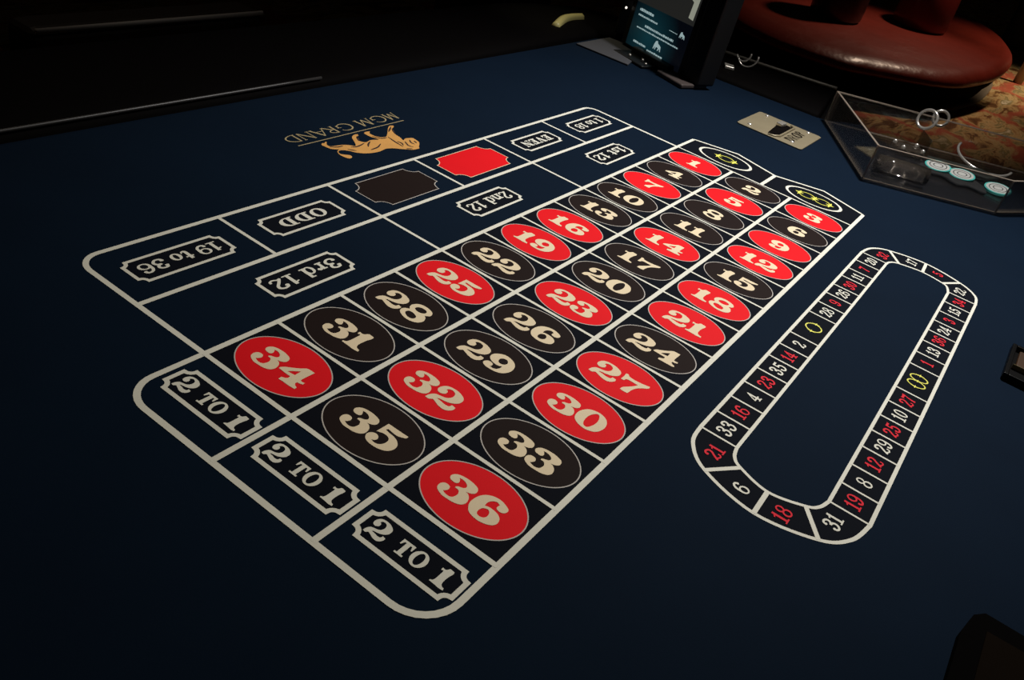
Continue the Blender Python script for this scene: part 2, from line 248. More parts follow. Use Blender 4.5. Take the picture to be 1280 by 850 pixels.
LET = {
 'T': (0.86, [rect(0.29, 0, 0.56, 1), rect(0.02, 0.86, 0.83, 1), rect(0.15, 0, 0.70, 0.11), [[(0.02, 0.9), (0.02, 0.62), (0.09, 0.62), (0.2, 0.9)]], [[(0.83, 0.9), (0.83, 0.62), (0.76, 0.62), (0.65, 0.9)]]]),
 'O': (0.96, [ring(0.47, 0.5, 0.47, 0.53, 0.25, 0.12)]),
 'D': (0.98, [rect(0.13, 0, 0.38, 1), rect(0, 0, 0.5, 0.1), rect(0, 0.9, 0.5, 1), halfbowl(0.42, 0.5, 0.53, 0.5, 0.26, 0.1)]),
 'E': (0.86, [rect(0.12, 0, 0.38, 1), rect(0, 0, 0.78, 0.12), rect(0, 0.88, 0.76, 1), rect(0.3, 0.45, 0.6, 0.56), rect(0.53, 0.34, 0.6, 0.68), [[(0.78, 0), (0.82, 0.33), (0.74, 0.33), (0.6, 0.1)]], [[(0.76, 1), (0.78, 0.7), (0.7, 0.7), (0.56, 0.9)]]]),
 'V': (0.94, [[[(0.06, 0.96), (0.36, 0.96), (0.56, 0.34), (0.74, 0.96), (0.86, 0.96), (0.54, 0), (0.4, 0)]], rect(0, 0.9, 0.44, 1), rect(0.6, 0.9, 0.96, 1)]),
 'N': (1.02, [rect(0.12, 0, 0.22, 1), rect(0.78, 0, 0.88, 1), [[(0.04, 1), (0.36, 1), (0.88, 0.22), (0.88, 0), (0.74, 0), (0.12, 0.86)]], rect(0, 0, 0.36, 0.1), rect(0.64, 0.9, 1.0, 1), rect(0.0, 0.9, 0.3, 1)]),
 't': (0.52, [rect(0.12, 0.12, 0.32, 0.92), rect(0, 0.6, 0.46, 0.7), [[(0.12, 0.2), (0.16, 0.05), (0.28, -0.02), (0.42, 0.02), (0.5, 0.14), (0.5, 0.24), (0.44, 0.24), (0.4, 0.12), (0.32, 0.14), (0.32, 0.24)]]]),
 'o': (0.66, [ring(0.32, 0.35, 0.32, 0.37, 0.19, 0.1)]),
 's': (0.54, [bandshape(catmull([(0.42, 0.56), (0.26, 0.66), (0.1, 0.54), (0.24, 0.38), (0.4, 0.24), (0.3, 0.06), (0.06, 0.1)], 4), 0.15), rect(0.4, 0.46, 0.47, 0.72), rect(0.0, -0.02, 0.07, 0.24)]),
 'n': (0.80, [rect(0.1, 0, 0.28, 0.7), rect(0.52, 0, 0.70, 0.5), rect(0, 0.6, 0.28, 0.7), rect(0, 0, 0.36, 0.1), rect(0.44, 0, 0.80, 0.1), bandshape(catmull([(0.26, 0.52), (0.42, 0.64), (0.56, 0.62), (0.61, 0.46)], 4), 0.15)]),
 'r': (0.60, [rect(0.1, 0, 0.28, 0.7), rect(0, 0.6, 0.28, 0.7), rect(0, 0, 0.40, 0.1), bandshape(catmull([(0.26, 0.46), (0.36, 0.62), (0.48, 0.62)], 4), 0.13), [ellipse(0.47, 0.56, 0.1, 0.1, 12)]]),
 'd': (0.76, [ring(0.31, 0.35, 0.31, 0.37, 0.17, 0.1), rect(0.46, 0, 0.65, 1), rect(0.34, 0.9, 0.65, 1), rect(0.46, 0, 0.76, 0.1)]),
}
# thin flared capitals of the wordmark
def st(*p, w=0.07): return bandshape(list(p), w)
THIN = {
 'M': (0.94, [st((0.08, 0), (0.2, 1), w=0.055), st((0.2, 1), (0.47, 0.08), w=0.11), st((0.47, 0.08), (0.76, 1), w=0.055), st((0.76, 1), (0.86, 0), w=0.11), rect(0, 0, 0.16, 0.04), rect(0.76, 0, 0.96, 0.04)]),
 'G': (0.92, [bandshape(ellipse(0.48, 0.5, 0.44, 0.49, 30, 0.62, 2*math.pi-0.5), [0.05+0.05*math.sin(math.pi*i/29) for i in range(30)]), st((0.85, 0.46), (0.85, 0.12), w=0.09), st((0.68, 0.46), (0.95, 0.46), w=0.05)]),
 'R': (0.74, [st((0.14, 0), (0.14, 1), w=0.10), bandshape(ellipse(0.14, 0.74, 0.42, 0.24, 14, -math.pi/2, math.pi/2), 0.07), st((0.3, 0.5), (0.7, 0), w=0.10), rect(0.03, 0, 0.25, 0.04)]),
 'A': (0.86, [st((0.06, 0), (0.42, 1), w=0.055), st((0.42, 1), (0.8, 0), w=0.11), st((0.2, 0.36), (0.64, 0.36), w=0.05), rect(0, 0, 0.16, 0.04), rect(0.68, 0, 0.9, 0.04)]),
 'N': (0.92, [st((0.14, 0), (0.14, 1), w=0.055), st((0.12, 1), (0.8, 0), w=0.11), st((0.8, 0), (0.8, 1), w=0.055), rect(0.04, 0, 0.24, 0.04), rect(0.7, 0.96, 0.9, 1)]),
 'D': (0.94, [st((0.14, 0), (0.14, 1), w=0.10), bandshape(ellipse(0.14, 0.5, 0.72, 0.47, 22, -math.pi/2, math.pi/2), [0.05+0.05*math.sin(math.pi*i/21) for i in range(22)]), rect(0.02, 0, 0.24, 0.04)]),
 'D2': (0.7, [st((0.1, 0), (0.1, 1), w=0.2), bandshape(ellipse(0.1, 0.5, 0.5, 0.44, 16, -math.pi/2, math.pi/2), 0.16)]),
}
# condensed slab figures of the wheel-order track
cw = 0.13
def q(pts, w=cw, n=5): return bandshape(catmull(pts, n), w)
CON = {
 '0': (0.56, [ring(0.27, 0.5, 0.27, 0.5, 0.13, 0.11)]),
 '1': (0.42, [rect(0.14, 0, 0.29, 1), rect(0.0, 0, 0.42, 0.09), [[(0.0, 0.78), (0.14, 0.86), (0.22, 1), (0.22, 0.8), (0.02, 0.7)]]]),
 '2': (0.56, [q([(0.09, 0.72), (0.11, 0.88), (0.27, 0.95), (0.44, 0.84), (0.42, 0.62), (0.24, 0.36), (0.08, 0.07)]), q([(0.05, 0.08), (0.2, 0.13), (0.36, 0.04), (0.5, 0.1), (0.52, 0.26)], 0.1), [ellipse(0.1, 0.76, 0.09, 0.09, 10)]]),
 '3': (0.56, [q([(0.09, 0.78), (0.14, 0.92), (0.3, 0.94), (0.43, 0.82), (0.4, 0.62), (0.22, 0.52)]), q([(0.22, 0.53), (0.42, 0.46), (0.46, 0.24), (0.32, 0.05), (0.14, 0.07), (0.07, 0.24)]), [ellipse(0.1, 0.76, 0.09, 0.08, 10)], [ellipse(0.09, 0.25, 0.09, 0.08, 10)]]),
 '4': (0.58, [[[(0.0, 0.34), (0.34, 1), (0.42, 1), (0.42, 0.34), (0.56, 0.34), (0.56, 0.23), (0.42, 0.23), (0.42, 0.0), (0.28, 0.0), (0.28, 0.23), (0.0, 0.23)], [(0.28, 0.34), (0.28, 0.72), (0.09, 0.34)]], rect(0.18, 0, 0.54, 0.08)]),
 '5': (0.56, [q([(0.14, 0.54), (0.3, 0.62), (0.44, 0.5), (0.45, 0.22), (0.3, 0.05), (0.13, 0.08), (0.07, 0.24)]), rect(0.1, 0.5, 0.2, 0.98), [[(0.1, 0.99), (0.46, 0.99), (0.5, 1.04), (0.5, 0.84), (0.1, 0.84)]], [ellipse(0.09, 0.25, 0.09, 0.08, 10)]]),
 '6': (0.56, [ring(0.28, 0.3, 0.27, 0.31, 0.12, 0.09), q([(0.46, 0.78), (0.38, 0.93), (0.22, 0.92), (0.09, 0.72), (0.07, 0.3)]), [ellipse(0.44, 0.79, 0.08, 0.08, 10)]]),
 '7': (0.54, [[[(0.02, 0.76), (0.02, 1), (0.08, 0.98), (0.3, 0.96), (0.44, 1), (0.52, 1), (0.5, 0.86), (0.4, 0.62), (0.32, 0.3), (0.3, 0), (0.14, 0), (0.18, 0.34), (0.36, 0.78), (0.2, 0.8), (0.1, 0.84), (0.09, 0.76)]]]),
 '8': (0.56, [ring(0.27, 0.74, 0.23, 0.27, 0.11, 0.09), ring(0.27, 0.28, 0.27, 0.29, 0.12, 0.1)]),
}
r6 = CON['6']; CON['9'] = (r6[0], [[[(0.55-p[0], 1-p[1]) for p in l] for l in s] for s in r6[1]])
WIDE = {}
def widen():
    for ch, g in CON.items(): WIDE[ch] = (g[0]*1.35, [[[(p[0]*1.35, p[1]) for p in l] for l in sh_] for sh_ in g[1]])
widen()
def layout(text, fonts, gap=0.06, space=0.35, small=None):
    """returns shapes (list of loop lists) with baseline 0 and total width"""
    x = 0; out = []
    for ch in text:
        if ch == ' ': x += space; continue
        g = None
        for f in fonts:
            if ch in f: g = f[ch]; break
        k = small.get(ch, 1.0) if small else 1.0
        for s in g[1]: out.append([[(p[0]*k+x, p[1]*k) for p in l] for l in s])
        x += g[0]*k+gap
    return out, x-gap
def place(shapes, fn): return [[[fn(p[0], p[1]) for p in l] for l in s] for s in shapes]

# ------------------------------------------------------------------ setting
CA = 1.2947; YB = [0, CA, 2*CA, 3*CA]
def box_bm(x0, y0, z0, x1, y1, z1, bm=None):
    bm = bm or bmesh.new(); vs = [bm.verts.new(W(x, y, z)) for z in (z0, z1) for y in (y0, y1) for x in (x0, x1)]
    for f in ((0, 2, 3, 1), (4, 5, 7, 6), (0, 1, 5, 4), (2, 6, 7, 3), (0, 4, 6, 2), (1, 3, 7, 5)): bm.faces.new([vs[i] for i in f])
    return bm
def prism(poly, z0, z1, bm=None):
    bm = bm or bmesh.new(); n = len(poly)
    a = [bm.verts.new(W(p[0], p[1], z0)) for p in poly]; b = [bm.verts.new(W(p[0], p[1], z1)) for p in poly]
    bm.faces.new(a); bm.faces.new(b)
    for i in range(n): bm.faces.new((a[i], a[(i+1) % n], b[(i+1) % n], b[i]))
    return bm
fl = bm_obj('floor', box_bm(-210, -90, -TH-0.4, 50, 60, -TH), CARPET); fl['kind'] = 'structure'
wl = bm_obj('wall_back', box_bm(-211, -90, -TH, -210, 60, 40), WALLM); wl['kind'] = 'structure'
wl = bm_obj('wall_left', box_bm(-210, -91, -TH, 50, -90, 40), WALLM); wl['kind'] = 'structure'

# ------------------------------------------------------------------ roulette table
table = thing('roulette_table', 'navy felt roulette table printed with numbered betting grid, black padded rail', 'table')
table.location = W(5, 0, -TH)
felt_poly = [(24, -5.2), (24, 16), (-6.9, 16), (-7.5, 8.0), (-7.05, 4.2), (-6.67, 1.3), (-6.45, -1.0), (-6.2, -3.5), (-6.25, -5.2)]
bm_obj('felt', prism(felt_poly, -0.35, 0), FELT, table)
apron_poly = [(23.6, -8.6), (23.6, 15.6), (-6.6, 15.6), (-7.1, 8.0), (-6.9, 3.6), (-9.9, 0.6), (-9.0, -5.0), (-8.2, -7.6), (-6.8, -8.6)]
bm_obj('apron', prism(apron_poly, -1.8, -0.36), LACQ, table)
bm_obj('corner_shelf', prism([(-6.5, 1.2), (-10.6, 0.5), (-7.6, 2.25), (-6.95, 2.95), (-6.5, 3.3)], -0.3, -0.02), LACQ, table)
bm_obj('pedestal', prism([(18, -4), (18, 9), (-3, 9), (-3, -4)], -TH, -1.8), LACQ, table)
def rail_section(inner, outer, prof):
    bm = bmesh.new(); rows = []
    for a, b in zip(inner, outer):
        rows.append([bm.verts.new(W(a[0]+(b[0]-a[0])*t, a[1]+(b[1]-a[1])*t, h)) for t, h in prof])
    for i in range(len(rows)-1):
        for j in range(len(prof)-1): bm.faces.new((rows[i][j], rows[i+1][j], rows[i+1][j+1], rows[i][j+1]))
    bm.faces.new(rows[0]); bm.faces.new(list(reversed(rows[-1])))
    return bm
prof = [(0.0, -0.36), (0.0, 0.03), (0.02, 0.10), (0.08, 0.16), (0.16, 0.18), (0.4, 0.16), (0.7, 0.08), (0.9, 0.0), (0.98, -0.12), (1.0, -0.3), (0.97, -0.9), (0.9, -1.3)]
inn = catmull([(24, -5.2), (14, -5.2), (6, -5.2), (0, -5.22), (-4, -5.3), (-6.0, -5.0), (-6.22, -3.6), (-6.42, -1.0), (-6.55, 0.3), (-6.62, 1.1)], 8)
ou = catmull([(24, -8.6), (14, -8.6), (6, -8.6), (0, -8.6), (-5.5, -8.5), (-8.7, -7.2), (-9.4, -4.6), (-9.9, -2.2), (-10.4, -0.4), (-10.7, 0.45)], 8)
bm_obj('padded_rail', rail_section(inn, ou, prof), LEATHER, table, smooth=True)
def tube(name, pts, r, m, parent=None, closed=False, n=8, smooth=True):
    bm = bmesh.new(); rows = []; N = len(pts); P = [Vector(p) for p in pts]
    up = Vector((0, 0, 1))
    for i, p in enumerate(P):
        d = ((P[(i+1) % N] if (closed or i < N-1) else p)-(P[i-1] if (closed or i > 0) else p)).normalized()
        s = d.cross(up); s = s.normalized() if s.length > 1e-3 else d.cross(Vector((1, 0, 0))).normalized(); t = s.cross(d)
        rr = r[i] if isinstance(r, (list, tuple)) else r
        rows.append([bm.verts.new(p+(s*math.cos(2*math.pi*k/n)+t*math.sin(2*math.pi*k/n))*rr*U) for k in range(n)])
    for i in range(N if closed else N-1):
        a, b = rows[i], rows[(i+1) % N]
        for k in range(n): bm.faces.new((a[k], a[(k+1) % n], b[(k+1) % n], b[k]))
    if not closed: bm.faces.new(rows[0]); bm.faces.new(rows[-1])
    return bm_obj(name, bm, m, parent, smooth=smooth)
crest = [W(a[0]+(b[0]-a[0])*0.02, a[1]+(b[1]-a[1])*0.02, 0.15) for a, b in zip(inn, ou) if a[1] < -4.9 and a[0] > 5.0]
tube('rail_crest_highlight', crest, 0.03, CRESTHL, table)  # thin tube added as the highlight line along the leather crest
edge = [W(b[0], b[1], -0.05) for a, b in zip(inn, ou) if a[0] < -6.1 and a[1] > -4.4]
tube('metal_edge_strip', [p+Vector((0, 0, 0.05*U)) for p in edge], 0.055, ALU, table)['label'] = 'thin metal strip along outer rail edge'

tube('rail_corner_glint', catmull([tuple(W(-4.3, -5.93, 0.15)), tuple(W(-5.05, -6.19, 0.18)), tuple(W(-5.6, -6.29, 0.18)), tuple(W(-6.2, -6.24, 0.17))], 5), 0.13, YGLINT, table)['label'] = 'pale yellow tube standing in for the glint on the far left rail corner'  # tube added where the rail leather only glints
# --- printed ground
zero_top = [(-0.87, 0), (-1.17, 0.95), (-0.86, 1.942), (-1.24, 2.92), (-0.87, YB[3])]
print_shape('layout_ground', [[[(12, 0), (12, YB[3]), (0, YB[3])]+list(reversed(zero_top))+[(0, 0)]]], GROUND, 1, table)
def rounded(pts, w, name='betting_line', layer=3): return print_band(name, [(pts, w, False)], LINE, layer, table)
def corner(cx, cy, r, a0, a1, n=9): return [(cx+r*math.cos(math.radians(a0+(a1-a0)*i/(n-1))), cy+r*math.sin(math.radians(a0+(a1-a0)*i/(n-1)))) for i in range(n)]
PQ = 1.108; QQ = 2.226; LW = 0.066
# outer line of the even-money row and of the dozens
rounded([(12, 0)]+corner(11.72, -QQ+0.28, 0.28, 0, -90)+corner(0.22, -QQ+0.22, 0.22, -90, -180)+[(0, 0)], LW)
rounded([(0, -PQ), (12, -PQ)], LW, layer=3.4)
for x in (2, 6, 10): rounded([(x, -QQ), (x, -PQ)], 0.05, layer=3.8)
for x in (4, 8): rounded([(x, -QQ), (x, 0)], 0.05, layer=3.8)
# columns and rows
rounded([(-0.87, 0)]+corner(12.62, 0.35, 0.35, -90, 0)+corner(12.55, YB[3]-0.42, 0.42, 0, 90)+[(-0.87, YB[3])], LW*1.05, layer=4.2)
for k in (1, 2): rounded([(0, YB[k]), (12.97, YB[k])], LW, layer=4.6)
for i in range(1, 12): rounded([(i, 0), (i, YB[3])], 0.040 if i < 8 else 0.048, layer=5.0)
rounded([(12, 0), (12, YB[3])], 0.058, layer=5.4)
rounded([(0, 0), (0, YB[3])], 0.042, layer=5.0)
rounded(zero_top, 0.055, layer=5.4)
rounded([(0, 1.942), (-0.86, 1.942)], 0.075, layer=5.8)

# --- the 36 number spots
reds = {1, 3, 5, 7, 9, 12, 14, 16, 18, 19, 21, 23, 25, 27, 30, 32, 34, 36}
EH = 0.335
for num in range(1, 37):
    r = (num-1)//3; c = (num-1) % 3; cx = r+0.5; cy = (c+0.5)*CA
    isr = num in reds
    ov = print_shape('number_oval', [[ellipse(cx, cy, 0.437, 0.575, 64)]], RED if isr else BLACK, 3, table)
    ov['label'] = ('red' if isr else 'black')+' oval printed with the figure %d' % num
    print_band('oval_rim', [(ellipse(cx, cy, 0.437, 0.575, 72), 0.013, True)], RIM, 4, ov)
    sh, wd_ = layout(str(num), [FAT], gap=0.05)
    if len(str(num)) == 1: kx = 1.0
    else: kx = 1.0
    y0 = cy-wd_*EH*kx/2
    print_shape('numeral', place(sh, lambda a, b: (r+0.66-b*EH, y0+a*EH*kx)), CREAM, 5, ov)

# --- plaques with scalloped corners
def plaque(x0, y0, x1, y1, n=0.085):
    """outline with concave corners and small spurs, cell units"""
    pts = []; s = n
    def arc(cx, cy, a0, a1, k=7): return [(cx+s*math.cos(math.radians(a0+(a1-a0)*i/(k-1))), cy+s*math.sin(math.radians(a0+(a1-a0)*i/(k-1)))) for i in range(k)]
    pts += arc(x0, y0, 90, 0); pts += arc(x1, y0, 180, 90); pts += arc(x1, y1, 270, 180); pts += arc(x0, y1, 0, -90)
    return pts
def framed(x0, y0, x1, y1, w=0.05, n=0.085):
    L, R = offset_band(plaque(x0, y0, x1, y1, n), w, True)
    gnd = print_shape('plaque', [[[tuple(p) for p in L]]], GROUND, 2, table)
    fr = print_band('plaque_frame', [(plaque(x0, y0, x1, y1, n), w, True)], LINE, 4, gnd)
    return gnd
def words(parent, text, tx0, tx1, base, h, small=None, space=0.4, vert=None, gap=0.06):
    fonts = [FAT if vert else WIDE, LET]
    sh, w = layout(text, fonts, gap=gap, space=space, small=small); kx = (tx1-tx0)/w
    if vert is None: pl = place(sh, lambda a, b: (tx0+a*kx, base+b*h))
    else: pl = place(sh, lambda a, b: (base-b*h, tx0+a*kx))
    return print_shape('lettering', pl, LINE, 5, parent)
for k in range(3):
    y = YB[k]
    g = framed(12.255, y+0.115, 12.645, y+1.215, 0.05, 0.085); g['label'] = 'scalloped plaque reading 2 TO 1 at the end of a column'
    words(g, '2 TO 1', y+0.20, y+1.115, 12.545, 0.215, small={'T': 0.84, 'O': 0.88}, space=0.5, vert=1)
for text, x0, x1, sp in (('1 to 18', 0.33, 1.61, 0.3), ('EVEN', 2.38, 3.62, 0.3), ('ODD', 8.37, 9.67, 0.3), ('19 to 36', 10.33, 11.69, 0.3)):
    g = framed(x0, -1.885, x1, -1.435, 0.045, 0.08)
    m_ = {'ODD': 0.235, 'EVEN': 0.16, '1 to 18': 0.15, '19 to 36': 0.12}[text]
    words(g, text, x0+m_, x1-m_, -1.765, 0.21, space=sp)
for text, x0, x1 in (('1st 12', 1.34, 2.63), ('2nd 12', 5.39, 6.68), ('3rd 12', 9.34, 10.66)):
    g = framed(x0, -0.80, x1, -0.33, 0.045, 0.08)
    words(g, text, x0+0.12, x1-0.12, -0.68, 0.225, space=0.45)
for nm, x0, x1, m_, rm in (('red', 4.26, 5.80, RED, CREAM), ('black', 6.29, 7.76, BLACK, RIM)):
    d = print_shape('colour_panel', [[plaque(x0, -2.05, x1, -1.28, 0.185)]], m_, 3, table); d['label'] = nm+' scalloped panel for betting the colour'
    print_band('panel_rim', [(plaque(x0, -2.05, x1, -1.28, 0.185), 0.014, True)], rm, 4, d)

# --- zero and double zero
def starry(cx, cy, rx, ry, stars, vertical, s=0.1, w=0.02):
    """thin ring(s) with four-pointed stars; 'vertical' swaps axes"""
    sh = []
    for (ox) in stars[0]: sh.append([[ (cx+ox+rx*math.cos(2*math.pi*i/32), cy+ry*math.sin(2*math.pi*i/32)) for i in range(32)], [(cx+ox+(rx-w)*math.cos(2*math.pi*i/32), cy+(ry-w)*math.sin(2*math.pi*i/32)) for i in range(32)]])
    for ox, k in stars[1]:
        sh.append([[(cx+ox+(s*k*0.8 if i % 2 == 0 else s*k*0.32)*math.cos(math.pi/4*i), cy+(s*k*1.25 if i % 4 == 2 else (s*k*0.8 if i % 2 == 0 else s*k*0.32))*math.sin(math.pi/4*i)) for i in range(8)]])
    return sh
for nm, cy in (('0', 0.90), ('00', 2.91)):
    rg = print_shape('zero_ring', [[ellipse(-0.555, cy, 0.405, 0.605, 64), ellipse(-0.555, cy, 0.37, 0.545, 64)]], LINE, 3, table)
    rg['label'] = 'cream oval ring around yellow '+('single' if nm == '0' else 'double')+' zero'
    if nm == '0': sh = starry(0, 0, 0.19, 0.155, ([0], [(-0.19, 1.0), (0.19, 1.0)]), 0, 0.12, 0.022)
    else: sh = starry(0, 0, 0.17, 0.155, ([-0.165, 0.165], [(-0.33, 1.0), (0.0, 1.0), (0.33, 1.0)]), 0, 0.12, 0.022)
    print_shape('zero_numeral', place(sh, lambda a, b: (-0.555-b, cy+0.02+a)), YEL, 5, rg)

# --- the wheel-order racetrack
YL, YLi, YRi, YR = 4.368, 4.838, 5.968, 6.442
XA, XB = 1.05, 8.515
outer_l = catmull([(XB, YL), (8.87, 4.425), (9.20, 4.72), (9.40, 5.39), (9.215, 6.06), (8.92, 6.34), (XB, YR)], 7)
inner_l = catmull([(XB, YLi), (8.70, 4.885), (8.82, 5.01), (8.948, 5.39), (8.815, 5.785), (8.70, 5.91), (XB, YRi)], 7)
outer_t = catmull([(XA, YR), (0.68, 6.375), (0.39, 6.06), (0.205, 5.40), (0.387, 4.735), (0.67, 4.455), (XA, YL)], 7)
inner_t = catmull([(XA+0.05, YRi), (0.87, 5.91), (0.77, 5.80), (0.69, 5.42), (0.80, 5.01), (0.93, 4.87), (XA+0.05, YLi)], 7)
OUT = outer_l+outer_t; INN = inner_l+inner_t
bandm = print_shape('racetrack_band', [[OUT, INN]], GROUND, 1, table)
print_band('racetrack_outline', [(OUT, 0.047, True)], LINE, 3, bandm)
print_band('racetrack_outline', [(INN, 0.043, True)], LINE, 3, bandm)
TL = [8.515, 8.053, 7.597, 7.126, 6.652, 6.185, 5.731, 5.257, 4.335, 3.860, 3.410, 2.966, 2.478, 2.035, 1.542, 1.06]
TR = [8.507, 8.053, 7.600, 7.120, 6.655, 6.198, 5.737, 5.258, 4.366, 3.903, 3.417, 2.956, 2.490, 2.030, 1.545, 1.06]
def divider(a, b, w=0.03): print_band('track_divider', [([a, b], w, False)], LINE, 4, bandm)
for x in TL: divider((x, YL), (x, YLi))
for x in TR: divider((x, YR), (x, YRi))
for a, b in (((9.204, 4.72), (8.821, 5.006)), ((9.40, 5.39), (8.948, 5.385)), ((9.214, 6.063), (8.813, 5.788)), ((0.387, 4.734), (0.80, 5.011)), ((0.205, 5.398), (0.69, 5.424)), ((0.392, 6.062), (0.77, 5.815))): divider(a, b, 0.055)
def track_num(n, cx, cy, h=0.192):
    if n in ('0', '00'):
        if n == '0': sh = starry(0, 0, 0.135, 0.13, ([0], [(-0.135, 1), (0.135, 1)]), 0, 0.055, 0.02)
        else: sh = starry(0, 0, 0.10, 0.135, ([-0.095, 0.095], [(-0.19, 1), (0, 1), (0.19, 1)]), 0, 0.055, 0.02)
        o = print_shape('track_zero', place(sh, lambda a, b: (cx-a, cy-b)), YEL, 5, table); 
    else:
        sh, w = layout(n, [CON], gap=0.07); k = h*1.18
        o = print_shape('track_number', place(sh, lambda a, b: (cx-(a-w/2)*k, cy-(b-0.5)*h)), TRED if int(n) in reds else LINE, 5, table)
    o['label'] = ('yellow ' if n in ('0', '00') else 'red ' if int(n) in reds else 'cream ')+'figure %s on the racetrack' % n
for i, n in enumerate(['33', '16', '4', '23', '35', '14', '2', '0', '28', '9', '26', '30', '11', '7', '20']): track_num(n, (TL[i]+TL[i+1])/2, 4.606)
for i, n in enumerate(['19', '8', '12', '29', '25', '10', '27', '00', '1', '13', '36', '24', '3', '15', '34']): track_num(n, (TR[i]+TR[i+1])/2, 6.195)
for n, x, y in (('18', 9.156, 5.63), ('21', 8.82, 4.679), ('6', 9.142, 5.141), ('31', 8.81, 6.10), ('32', 0.781, 4.696), ('17', 0.467, 5.173), ('5', 0.458, 5.662), ('22', 0.806, 6.128)): track_num(n, x, y)

# --- gold lion emblem and wordmark
LION= [[5.397,-2.854],[5.316,-2.818],[5.324,-2.721],[5.355,-2.635],[5.496,-2.525],[5.545,-2.474],[5.62,-2.47],[5.706,-2.485],[5.81,-2.548],[5.907,-2.617],[6.003,-2.685],[6.133,-2.721],[6.302,-2.695],[6.48,-2.708],[6.634,-2.767],[6.732,-2.85],[6.781,-2.929],[6.847,-2.991],[6.923,-3.018],[6.988,-2.979],[7.004,-2.913],[6.954,-2.862],[6.895,-2.807],[6.921,-2.742],[6.992,-2.726],[7.027,-2.779],[7.042,-2.877],[7.009,-2.979],[6.919,-3.048],[6.847,-3.042],[6.944,-3.073],[7.015,-3.13],[7.039,-3.233],[7.047,-3.301],[6.987,-3.349],[6.952,-3.333],[6.901,-3.366],[6.89,-3.342],[6.956,-3.278],[6.954,-3.203],[6.838,-3.178],[6.708,-3.152],[6.611,-3.093],[6.54,-3.028],[6.44,-3.149],[6.35,-3.292],[6.255,-3.357],[6.153,-3.362],[6.175,-3.312],[6.262,-3.282],[6.326,-3.184],[6.316,-3.117],[6.256,-3.056],[6.111,-3.088],[5.954,-3.038],[5.997,-3.155],[6.015,-3.242],[6.004,-3.337],[5.938,-3.367],[5.851,-3.35],[5.914,-3.297],[5.911,-3.181],[5.855,-3.102],[5.739,-3.071],[5.574,-3.185],[5.41,-3.318],[5.301,-3.376],[5.234,-3.347],[5.285,-3.301],[5.367,-3.264],[5.459,-3.16],[5.501,-3.052],[5.517,-2.933],[5.562,-2.828],[5.476,-2.864]]
LDET= [[[6.166,-3.05],[6.282,-2.981],[6.358,-2.911]],[[6.058,-2.904],[6.211,-2.829],[6.327,-2.811],[6.411,-2.803]],[[5.32,-3.332],[5.535,-3.193]],[[5.378,-3.253],[5.483,-3.094]],[[5.715,-3.045],[5.747,-2.886],[5.762,-2.77],[5.774,-2.643]],[[5.708,-2.843],[5.685,-2.759],[5.73,-2.682]],[[5.571,-2.782],[5.643,-2.642],[5.611,-2.554]],[[5.434,-2.796],[5.5,-2.7],[5.488,-2.62]],[[5.393,-2.727],[5.42,-2.639]],[[6.649,-3.031],[6.524,-2.997],[6.312,-3.043]],[[6.979,-3.191],[6.862,-3.129],[6.741,-3.12]],[[5.968,-3.182],[5.879,-3.054],[5.753,-3.037]],[[6.768,-2.992],[6.668,-2.885]],[[5.792,-2.564],[5.676,-2.51]],[[6.25,-3.257],[6.336,-3.15]]]
em = print_shape('lion_emblem', [[smooth_loop([(p[0], p[1], 0) for p in LION], 3)]], GOLD, 3, table)
em['label'] = 'golden walking lion emblem above the wordmark'
print_band('fur_line', [(catmull(s, 4), [0.012+0.022*math.sin(math.pi*i/max(1, 4*(len(s)-1))) for i in range(4*(len(s)-1)+1)], False) for s in LDET], FUR, 4, em)
wm = []
for ch, x0, x1 in (('M', 4.80, 5.07), ('G', 5.12, 5.42), ('M', 5.47, 5.80), ('G', 5.97, 6.28), ('R', 6.34, 6.58), ('A', 6.56, 6.86), ('N', 6.88, 7.17), ('D', 7.20, 7.47)):
    g = THIN[ch]; k = (x1-x0)/(g[0]-0.03)
    wm += place(g[1], lambda a, b: (x0+a*k, -3.795+b*0.25))
print_shape('wordmark', wm, GOLDT, 3, table)['label'] = 'thin gold capitals of the casino name'
print_band('underline', [([(4.85, -3.44), (7.43, -3.435)], 0.02, False)], GOLDT, 3, table)

# --- metal drop slot plate screwed to the felt
px0, px1, py0, py1 = -4.92, -3.27, 0.05, 1.73
bm = prism([(px0+.06, py0), (px0, py0+.06), (px0, py1-.06), (px0+.06, py1), (px1-.06, py1), (px1, py1-.06), (px1, py0+.06), (px1-.06, py0)], 0.0, 0.035)
pl = bm_obj('slot_plate', bm, STEEL, table, bevel=0.015); pl['label'] = 'brass-coloured steel plate with money slot'
bm_obj('money_slot', prism([(-4.66, 0.88), (-4.62, 1.06), (-3.52, 1.06), (-3.42, 0.98), (-3.46, 0.80), (-4.58, 0.70)], 0.0352, 0.037), ENGR, pl)
tube('slot_lip', [W(-4.70, 0.98, 0.05), W(-4.6, 1.09, 0.055), W(-3.5, 1.09, 0.055), W(-3.36, 1.0, 0.05), W(-3.33, 0.85, 0.04)], 0.028, STEEL, pl)
bm_obj('paddle_insert', prism([(-4.6, 0.74), (-4.3, 0.70), (-4.25, 0.86), (-4.55, 0.9)], 0.037, 0.12), CHROME, pl, bevel=0.02)
for sx, sy in ((-3.50, 0.31), (-4.76, 0.31), (-3.52, 1.41), (-4.78, 1.41)):
    bm = bmesh.new(); bmesh.ops.create_uvsphere(bm, u_segments=12, v_segments=6, radius=0.06*U); bmesh.ops.scale(bm, vec=(1, 1, 0.5), verts=bm.verts); bmesh.ops.translate(bm, vec=W(sx, sy, 0.036), verts=bm.verts)
    bm_obj('screw', bm, CHROME, pl, smooth=True)
